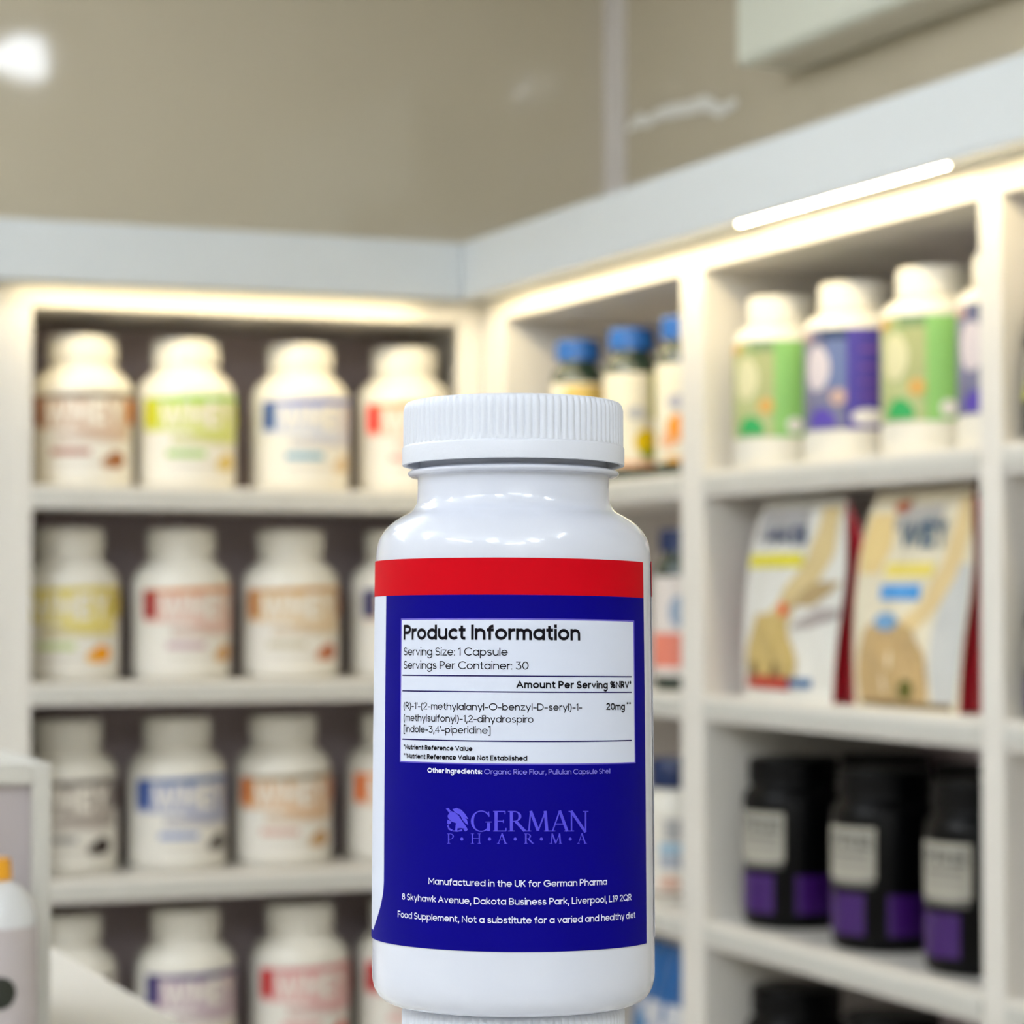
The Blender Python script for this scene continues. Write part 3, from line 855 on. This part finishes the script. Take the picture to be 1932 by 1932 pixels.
whey = [
 # row, px, rot, label, block, band, tint, text, blob, second block
 (0, 153, -16, 'whey tub with brown and orange label, first on the top shelf', (150, 78, 26), (96, 84, 70), (206, 180, 160), (170, 110, 90), (158, 100, 56), (206, 120, 40)),
 (0, 349, -2, 'whey tub with lime green label on the top shelf', (204, 206, 0), (122, 190, 24), (206, 214, 120), (150, 190, 90), (214, 186, 96), (196, 200, 40)),
 (0, 565, 3, 'whey tub with blue label on the top shelf beside the lime one', (20, 74, 140), (66, 92, 184), (204, 208, 222), (96, 158, 186), (216, 190, 150), None),
 (0, 762, 3, 'whey tub with bright red block and orange band behind the big bottle cap', (250, 36, 14), (232, 150, 76), (248, 198, 178), (222, 160, 150), (220, 120, 90), None),
 (1, 130, -18, 'whey tub with yellow label on the second shelf down', (186, 180, 0), (222, 204, 96), (230, 214, 120), (190, 206, 130), (240, 160, 10), (196, 176, 40)),
 (1, 341, 4, 'whey tub with dark red block and gold band on the second shelf', (160, 18, 24), (214, 140, 70), (226, 190, 176), (196, 164, 172), (206, 150, 76), None),
 (1, 547, -6, 'whey tub with ochre brown label on the second shelf', (186, 118, 44), (200, 148, 62), (224, 200, 164), (196, 186, 160), (180, 92, 36), (170, 100, 30)),
 (1, 750, 6, 'whey tub with navy block half hidden behind the big bottle', (22, 30, 92), (60, 66, 120), (222, 200, 180), (196, 190, 160), (150, 120, 100), None),
 (2, 128, -14, 'whey tub with grey and black label behind the display box', (92, 86, 80), (112, 104, 96), (176, 166, 156), (150, 146, 142), (44, 32, 26), (80, 60, 50)),
 (2, 335, 0, 'whey tub with strong blue label on the third shelf down', (0, 68, 150), (26, 84, 150), (172, 176, 198), (130, 146, 190), (70, 62, 56), (30, 70, 140)),
 (2, 534, -6, 'whey tub with black and orange block and tan label on the third shelf', (206, 108, 4), (146, 132, 104), (222, 186, 148), (206, 164, 148), (190, 146, 90), (196, 110, 50)),
 (2, 743, -2, 'whey tub with orange block half hidden behind the big bottle', (224, 108, 16), (230, 140, 60), (226, 196, 170), (206, 170, 140), (190, 130, 80), None),
 (3, 128, -12, 'plain topped whey tub on the lowest shelf behind the white counter', (120, 110, 100), (140, 130, 120), (190, 180, 170), (170, 160, 150), (120, 80, 60), None),
 (3, 352, 2, 'whey tub with purple navy label on the lowest shelf', (38, 30, 104), (62, 48, 116), (198, 176, 186), (210, 180, 170), (220, 180, 120), (40, 40, 110)),
 (3, 567, 0, 'whey tub with pink and red label on the lowest shelf', (196, 12, 20), (214, 140, 140), (226, 176, 172), (222, 170, 164), (206, 66, 50), (200, 70, 66)),
 (3, 762, 2, 'whey tub with plain red block half hidden behind the big bottle', (190, 12, 20), (210, 120, 120), (226, 180, 172), (222, 170, 164), (206, 66, 50), None),
]
for row, px, rot, lab_, block, bandc, tint, text, blob, b2 in whey:
    x, y = left_spot(px, (.030, .060, .090, .030)[row])
    whey_tub(x, y, ROWS[row], rot, lab_, block, bandc, tint, text, blob, b2)

# --- green and purple powder tubs, second cell of the right wall
GR = .0775
g_body = [(0, 0), (.071, 0), (.076, .003), (GR, .009), (GR, .197), (.0765, .204), (.073, .211), (.066, .217), (.058, .222), (.0525, .2245), (.0510, .227), (.051, .233)]
g_lid = [(.051, .226), (.0545, .2262), (.0558, .228)] + [(.0558, .229 + .0035 * i) for i in range(10)] + [(.0552, .2625), (.0535, .266), (.050, .268), (0, .2683)]
def powder_tub(x, y, z, label, kind):
    t = thing('powder_tub', label, 'tub', (x, y, z), to_camera(x, y), 'powder tubs with picture labels')
    copies('g_body', mk_lathe('tub_body', g_body, 72, M_tub), t)
    copies('g_lid', lid_maker('screw_lid', g_lid, 180, M_tub, 60, .001, .2285, .2607), t)
    f = wrap(GR)
    b = MB()
    if kind == 'green':
        art = mat('print_leafy', (206, 198, 150), .42, .4, vscale=38, dark=(126, 160, 96))
        side, leaf, pale, dot = colour((136, 190, 106)), colour((46, 162, 88)), colour((214, 210, 168)), colour((206, 160, 80))
        top = colour((112, 140, 92))
    else:
        art = mat('print_dusk', (150, 146, 168), .42, .4, vscale=38, dark=(40, 56, 104))
        side, leaf, pale, dot = colour((70, 56, 152)), colour((84, 66, 168)), colour((212, 202, 206)), colour((190, 160, 150))
        top = colour((34, 54, 92))
    patch(b, f, -112, -9, .046, .195, art, 0, 30)
    patch(b, f, -10, 58, .046, .195, side, 1, 20)
    patch(b, f, 56, 120, .046, .195, colour((48, 48, 112)) if kind == 'purple' else colour((120, 170, 96)), 0, 12)
    patch(b, f, -42, -10, .179, .195, top, 1)
    patch(b, f, -34, -10, .108, .179, colour(mixc((126, 136, 176), (60, 80, 130), .4)) if kind == 'purple' else colour((168, 172, 118)), 1)
    disc(b, f, GR, -47, .138, .024, .034, pale, 2)
    disc(b, f, GR, -66, .185, .016, .008, dot, 2)
    disc(b, f, GR, -20, .094, .013, .012, dot, 2)
    patch(b, f, -58, -22, 0, 0, leaf, 2, 14, lambda a: (.050, .063 + .016 * sin(radians((a + 58) / 36 * 180))))
    disc(b, f, GR, 13, .064, .024 if kind == 'purple' else .012, .012, colour((236, 232, 228)), 3)
    if kind == 'purple':
        for zz in (.160, .134, .112, .092):
            patch(b, f, 4, 34, zz, zz + .007, colour((112, 78, 160)), 2)
    b.build('label', t, 40)
def right_spot(px, off):
    X = XR + off
    return X, on_x(px, X)
for px, off, kind, lab_ in ((1479, .010, 'green', 'white powder tub with green leafy label next to the shelf divider'), (1617, .020, 'purple', 'white powder tub with wide purple label between two green ones'),
                            (1768, .030, 'green', 'white powder tub with green leafy label between two purple ones'), (1917, .040, 'purple', 'white powder tub with purple label cut off by the shelf upright')):
    x, y = right_spot(px, off + GR)
    powder_tub(x, y, ROWS[0], lab_, kind)

# --- dark green bottles with blue caps, corner unit
OR = .050
o_body = [(0, 0), (.045, 0), (.0485, .003), (OR, .008), (OR, .200), (.0492, .208), (.0465, .216), (.042, .222), (.037, .227), (.0345, .231), (.034, .236), (.034, .244)]
o_lid = [(.034, .238), (.0405, .2385), (.0415, .240)] + [(.0415, .2405 + .004 * i) for i in range(8)] + [(.041, .273), (.0395, .276), (.037, .2775), (0, .278)]
M_glass = mat('dark_green_bottle', (30, 52, 40), .15, .6, coat=.4)
M_bcap = mat('blue_cap_plastic', (24, 92, 172), .35, .5)
M_ncap = mat('navy_cap_plastic', (14, 38, 84), .35, .5)
def capsule_bottle(x, y, z, label, capm, paper, marks):
    t = thing('capsule_bottle', label, 'bottle', (x, y, z), to_camera(x, y), 'dark bottles in the corner unit')
    t.scale = (1, 1, .972)
    copies('o_body', mk_lathe('bottle_body', o_body, 56, M_glass), t)
    copies('o_lid' + capm.name, lid_maker('screw_cap', o_lid, 150, capm, 50, .001, .240, .271), t)
    f = wrap(OR)
    b = MB()
    patch(b, f, -120, 120, .024, .196, colour(paper), 0, 40)
    for kind, a0, a1, z0, z1, c in marks:
        if kind == 'r':
            patch(b, f, a0, a1, z0, z1, colour(c), 2)
        else:
            disc(b, f, OR, a0, z0, a1, z1, colour(c), 3)
    b.build('label', t, 40)
PAPER = (240, 232, 208)
x, y = right_spot(1092, .03 + OR)
capsule_bottle(x, y, ROWS[0], 'dark bottle with blue cap and yellow label near the shelf corner', M_bcap, PAPER, [('r', -30, 70, .128, .190, (228, 196, 110)), ('d', 10, .02, .06, .02, (226, 190, 60))])
x, y = right_spot(1193, .03 + OR)
capsule_bottle(x, y, ROWS[0], 'dark bottle with blue cap and lime striped label beside the big cap', M_bcap, PAPER, [('r', 38, 66, .112, .196, (196, 200, 84)), ('d', 8, .018, .122, .012, (190, 190, 190)), ('d', 30, .022, .070, .024, (232, 196, 0)), ('d', 34, .014, .050, .010, (140, 160, 10)), ('r', -30, 60, .026, .036, (226, 170, 130))])
x, y = right_spot(1294, .03 + OR)
capsule_bottle(x, y, ROWS[0], 'dark bottle with blue cap and orange fruit label against the upright', M_bcap, PAPER, [('d', -10, .022, .128, .014, (178, 176, 186)), ('d', -14, .020, .083, .024, (240, 150, 0)), ('d', -34, .014, .062, .014, (232, 170, 120)), ('r', -40, 60, .024, .034, (220, 160, 60))])
x, y = right_spot(1290, .03 + OR)
capsule_bottle(x, y, ROWS[1], 'dark bottle with navy cap and salmon label on the second shelf', M_ncap, (228, 218, 210), [('r', -90, 90, .040, .098, (226, 130, 108)), ('d', -6, .020, .135, .028, (150, 168, 190)), ('d', 20, .012, .180, .010, (222, 130, 110))])

# --- white tub with navy lid and a blue pouch, lower in the corner unit
PR = .058
p_body = [(0, 0), (.054, 0), (PR, .005), (PR, .150), (.0565, .162), (.052, .174), (.045, .184), (.040, .190), (.039, .196)]
p_lid = [(.039, .190), (.046, .1905), (.047, .193), (.047, .235), (.045, .239), (.042, .240), (0, .2405)]
x, y = right_spot(1278, .03 + PR)
t = thing('powder_tub', 'white tub with navy lid and grey blue label on the third shelf', 'tub', (x, y, ROWS[2]), to_camera(x, y))
mk_lathe('tub_body', p_body, 56, M_tub)(t)
mk_lathe('screw_lid', p_lid, 56, M_ncap)(t)
f = wrap(PR); b = MB()
patch(b, f, -100, 100, .012, .146, colour((228, 222, 210)), 0, 40)
patch(b, f, -22, 34, .104, .140, colour((170, 170, 170)), 1)
patch(b, f, -32, 34, .082, .100, colour((150, 184, 206)), 1)
patch(b, f, -32, 30, .058, .080, colour((166, 172, 184)), 1)
disc(b, f, PR, -14, .034, .02, .012, colour((214, 176, 156)), 1)
patch(b, f, -100, 100, .012, .018, colour((130, 100, 80)), 1)
b.build('label', t, 40)

def pouch(label, loc, rz, W, H, T, body_m, gusset_m, art, group=None, seed=1):
    """A standing bag with bulging front, folded side gussets and a flat top seal; art(mb, face) prints on the front."""
    rnd = random.Random(seed)
    ph = [rnd.uniform(0, 6) for _ in range(6)]
    t = thing('product_pouch', label, 'pouch', loc, rz, group)
    def half(h):
        w = .90 + .10 * min(1, h / .5)
        if h > .66:
            w -= .17 * ((h - .66) / .34) ** 1.3
        return W / 2 * w
    def thick(h):
        return T / 2 * (max(0.0, 1 - h / .97) ** .55) * (.88 + .12 * sin(pi * min(1, h * 1.6))) + .0015
    def front(s, h, off=0.0):
        wr = .0035 * (sin(7 * s + 9 * h + ph[0]) * sin(11 * h + ph[1]) + .6 * sin(16 * s - 12 * h + ph[2])) * (1 - s * s)
        return (s * half(h), -(thick(h) * (.72 + .28 * cos(s * pi / 2)) + wr + off), h * H)
    b = MB()
    S, Hs = lin(-1, 1, 28), lin(0, 1, 30)
    b.grid(lambda s, h: front(s, h), S, Hs, body_m)
    b.grid(lambda s, h: (s * half(h), thick(h) * (.72 + .28 * cos(s * pi / 2)), h * H), S, Hs, body_m, True)
    b.grid(lambda s, q: (s * half(0), thick(0) * .9 * q, 0), S, [-1, 1], body_m, True)
    body = b.build('pouch_body', t, 60)
    for sd in (1, -1):
        b = MB()
        b.grid(lambda q, h: (sd * (half(h) - .022 * (1 - abs(q)) * min(1, (1 - h) * 4) + .0004), thick(h) * .72 * q, h * H), lin(-1, 1, 8), Hs, gusset_m, sd < 0)
        b.build('side_gusset', t, 60)
    b = MB()
    face = lambda s, h, k=1: front(s, h, .0008 * k)
    art(b, face)
    b.build('front_print', body, 60)
    return t
def fpatch(b, f, s0, s1, h0, h1, m, k=1, slope=0.0):
    b.grid(lambda s, h: f(s, h + slope * (s - s0), k), lin(s0, s1, 10), lin(h0, h1, 6), m)
def fband(b, f, pts, m, k=1):
    """A ribbon between two edges: pts of (s_low, s_high, h)."""
    def at(q, h):
        for (a0, b0, h0), (a1, b1, h1) in zip(pts, pts[1:]):
            if h0 <= h <= h1 + 1e-9:
                u = (h - h0) / (h1 - h0)
                return a0 + (a1 - a0) * u + (b0 + (b1 - b0) * u - a0 - (a1 - a0) * u) * q
        return pts[-1][0]
    b.grid(lambda q, h: f(at(q, h), h, k), lin(0, 1, 10), lin(pts[0][2], pts[-1][2], 26), m)
def fblob(b, f, s, h, rs, rh, m, k=2, n=20):
    b.grid(lambda t, q: f(s + rs * q * cos(t), h + rh * q * sin(t), k), lin(0, 2 * pi, n), lin(0.001, 1, 4), m, True)

M_pw = mat('pouch_white_film', (226, 224, 216), .3, .5)
M_pc = mat('pouch_cream_film', (232, 222, 196), .3, .5)
M_pred = mat('pouch_red_film', (196, 20, 44), .3, .5)
M_pblue = mat('pouch_blue_film', (22, 92, 156), .3, .5)
TAN, GOLD = (196, 168, 112), (222, 196, 138)
def ftext(b, s, f, s0, s1, h0, hh, weight, m, k=3):
    q, wd = stroke_text(s, weight, .14)
    place_quads(b, q, lambda x, y: f(s0 + (s1 - s0) * x / wd, h0 + y * hh, k), m, .3)
def art_one(b, f):
    fpatch(b, f, -.9, .25, .80, .955, colour((166, 164, 164)), 1)
    ftext(b, 'MASS', f, -.62, .30, .775, .10, .26, colour((66, 80, 112)), 4)
    fpatch(b, f, -.96, .22, .665, .735, colour((224, 212, 54)), 2)
    fband(b, f, [(-.62, -.05, .34), (-.30, .20, .46), (.0, .52, .58), (.30, .78, .72), (.46, .86, .86), (.52, .92, .96)], colour((212, 190, 138)), 1)
    fband(b, f, [(.02, .50, .47), (.26, .78, .53), (.52, .96, .59)], colour((176, 152, 108)), 2)
    fband(b, f, [(.18, .52, .36), (.42, .98, .42), (.60, .98, .46)], colour((166, 156, 152)), 2)
    fblob(b, f, -.04, .455, .085, .035, colour((228, 96, 52)), 4)
    fband(b, f, [(-.82, .34, .10), (-.88, .36, .18), (-.84, .24, .28), (-.74, .06, .36), (-.60, -.05, .43)], colour((190, 166, 104)), 2)
    for s_ in (-.62, -.14):
        fband(b, f, [(s_ - .14, s_ + .14, .10), (s_ - .10, s_ + .10, .14), (s_ - .04, s_ + .04, .19)], colour((126, 104, 60)), 3)
    fpatch(b, f, -.86, .22, .052, .118, colour((176, 58, 44)), 3)
    fpatch(b, f, .20, .62, .070, .115, colour((56, 104, 152)), 3)
def art_two(b, f):
    fband(b, f, [(-.93, -.55, .62), (-.96, -.42, .74), (-.92, -.36, .90)], colour((234, 206, 142)), 1)
    fpatch(b, f, -.40, .50, .82, .93, colour((176, 172, 166)), 1)
    fblob(b, f, -.30, .93, .14, .03, colour((176, 96, 60)), 2)
    ftext(b, 'WEY', f, -.16, .62, .735, .13, .28, colour((74, 100, 122)), 4)
    fpatch(b, f, -.44, .42, .605, .668, colour((238, 218, 110)), 2)
    fpatch(b, f, -.48, .22, .50, .57, colour((74, 154, 220)), 2)
    fband(b, f, [(-.10, .28, .36), (.26, .62, .50), (.52, .82, .64), (.72, .98, .82), (.82, .98, .96)], colour((226, 200, 146)), 1)
    fblob(b, f, -.26, .40, .26, .040, colour((112, 162, 206)), 3)
    fband(b, f, [(-.86, .54, .02), (-.90, .52, .14), (-.86, .42, .26), (-.74, .22, .36), (-.58, .0, .40)], mat('print_oats', (206, 172, 116), .45, .4, vscale=40, dark=(168, 144, 104)), 1)
    fband(b, f, [(.60, .94, .04), (.56, .97, .18), (.48, .98, .34), (.60, .98, .50), (.80, .98, .66)], colour((204, 204, 200)), 1)
    fblob(b, f, .16, .095, .11, .045, colour((94, 92, 34)), 3)
    fpatch(b, f, -.80, .90, .012, .040, colour((120, 98, 66)), 2)
PX = XR + .035
y1 = (on_x(1398, PX) + on_x(1584, PX)) / 2
y2 = (on_x(1610, PX) + on_x(1818, PX)) / 2
pouch('white mass gainer pouch with slim yellow band and red base strip', (PX + .03, y1, ROWS[1]), -pi / 2, .308, .304, .10, M_pw, M_pred, art_one, 'gainer pouches', 3)
pouch('cream gainer pouch with blue block under its yellow band', (PX + .03, y2, ROWS[1]), -pi / 2, .306, .307, .10, M_pc, M_pred, art_two, 'gainer pouches', 8)
def art_three(b, f):
    fpatch(b, f, -.9, .9, .04, .66, colour((206, 208, 212)), 1)
    fblob(b, f, -.7, .5, .25, .10, colour((60, 126, 182)), 2)
    fblob(b, f, .1, .36, .3, .08, colour((110, 150, 190)), 2)
    fblob(b, f, .35, .2, .2, .06, colour((206, 160, 150)), 2)
    fblob(b, f, -.3, .22, .22, .08, colour((70, 130, 180)), 2)
x, y = right_spot(1262, .07)
pouch('blue pouch with white printed lower half on the lowest shelf', (x, y, ROWS[3]), -pi / 2, .20, .285, .08, M_pblue, M_pblue, art_three, None, 5)

# --- black bottles with purple base
KR = .079
k_body = [(0, 0), (.071, 0), (.0765, .004), (KR, .012), (KR, .196), (.0775, .204), (.073, .211), (.068, .215), (.066, .219), (.066, .226)]
k_lid = [(.066, .220), (.0695, .2205), (.0705, .222)] + [(.0705, .223 + .004 * i) for i in range(9)] + [(.070, .2575), (.068, .260), (.064, .2615), (0, .262)]
M_purple = mat('print_purple', (58, 16, 98), .3, .4, coat=.2, vary=.1)
def black_bottle(x, y, z, label, kind='purple', size=1.0):
    t = thing('supplement_tub', label, 'tub', (x, y, z), to_camera(x, y), 'black tubs on the lower shelves')
    t.scale = (size,) * 3
    copies('k_body', mk_lathe('tub_body', k_body, 72, M_black), t)
    copies('k_lid', lid_maker('screw_lid', k_lid, 180, M_black, 60, .001, .2225, .2555), t)
    f = wrap(KR); b = MB()
    base = M_purple if kind == 'purple' else colour((196, 200, 70))
    z0, z1 = (.024, .084) if kind == 'purple' else (.08, .12)
    patch(b, f, -84, -22, z0, z1, base, 1)
    patch(b, f, 2, 48, z0, z1, base, 1)
    patch(b, f, -82, -10, 0, 0, colour((166, 162, 150)), 1, 16, lambda a: (.108 - .008 * cos(radians((a + 46) * 2)), .180))
    patch(b, f, -80, -12, .094, .104, colour((96, 94, 90)), 1)
    lb = b.build('label', t, 40)
    b = MB()
    wrap_text(b, 'PRE', f, -70, -14, .150, .020, .22, colour((110, 108, 104)), 3)
    for zz, c in ((.138, (126, 122, 116)), (.124, (150, 146, 138))):
        patch(b, f, -66, -18, zz, zz + .006, colour(c), 2)
    b.build('lettering', lb)
for row, px, lab_ in ((2, 1495, 'black tub with purple base beside the divider on the third shelf'), (2, 1668, 'black tub with purple base and white label, middle of its row'), (2, 1850, 'black tub with purple base cut off by the upright'),
                      (3, 1500, 'black tub on the lowest shelf beside the divider, only its lid shows'), (3, 1680, 'black tub on the lowest shelf under the middle purple one'), (3, 1862, 'black tub on the lowest shelf against the far upright')):
    x, y = right_spot(px, .035 + KR)
    black_bottle(x, y, ROWS[row], lab_)
    if row == 2:
        black_bottle(x + .168, y, ROWS[row], {1495: 'black tub behind the purple based tub next to the divider', 1668: 'black tub behind the middle purple based tub', 1850: 'black tub behind the purple based tub at the upright'}[px])
x, y = XR + .06, y_c3a - KR * .65 - .004
black_bottle(x, y, ROWS[0], 'small black tub with yellow band at the picture edge on the top shelf', 'yellow', .65)
x, y = XR + .06, y_c3a - KR * .65 - .004
black_bottle(x, y, ROWS[1], 'small black tub with purple base at the picture edge on the second shelf', 'purple', .65)

# ------------------------------------------------------------------ display box on the counter with a small bottle inside
dx1 = (ray(100) * (1.25 / ray(100).dot(_Fw))).x
dy0 = (ray(100) * (1.25 / ray(100).dot(_Fw))).y
DW, DD, DH, fr = .24, .19, .139, .0092
M_box = mat('pale_display_board', (204, 202, 194), .5, .35)
M_boxin = mat('mauve_grey_board', (182, 174, 175), .55, .3)
t = thing('display_box', 'pale display box with framed mauve grey front on the white counter', 'display box', (dx1 - DW / 2, dy0, CTR))
for s in (-1, 1):
    b = MB(); x_ = s * (DW / 2 - fr / 2); b.box(x_ - fr / 2, x_ + fr / 2, 0, DD, 0, DH, M_box, .001); b.build('side_panel', t)
b = MB(); b.box(-DW / 2 + fr, DW / 2 - fr, 0, DD, DH - .010, DH, M_box, .001); b.build('top_panel', t)
b = MB(); b.box(-DW / 2 + fr, DW / 2 - fr, 0, DD, 0, .006, M_box, .001); b.build('bottom_panel', t)
b = MB(); b.box(-DW / 2 + fr, DW / 2 - fr, .006, .012, .006, DH - .010, M_boxin); b.build('back_panel', t)
SR = .0215
d = ray(-14); Yb = dy0 - .032
sx = d.x / d.y * Yb
t = thing('dropper_bottle', 'small white bottle with orange cap before the pale display box', 'bottle', (sx, Yb, CTR + .0003), to_camera(sx, Yb))
M_sh = mat('white_bottle_plastic', (224, 226, 228), .25, .5, coat=.3)
b = MB(); b.lathe([(0, 0), (.019, 0), (.0208, .001), (SR, .003), (SR, .068), (.0208, .073), (.0185, .079), (.015, .0835), (.011, .0865), (.0088, .0875), (.0085, .090)], 48, M_sh); b.build('bottle_body', t, 50)
b = MB(); b.lathe([(.0085, .0875), (.0095, .0877), (.0098, .0885), (.0092, .0962), (.0088, .0975), (0, .098)], 40, mat('orange_cap_plastic', (240, 170, 40), .4, .4)); b.build('screw_cap', t, 50)
f = wrap(SR, .0003); b = MB()
patch(b, f, -120, 120, .004, .067, colour((192, 184, 185)), 0, 40)
disc(b, f, SR, 10, .038, .008, .0075, colour((40, 44, 36)), 2)
b.build('label', t, 40)
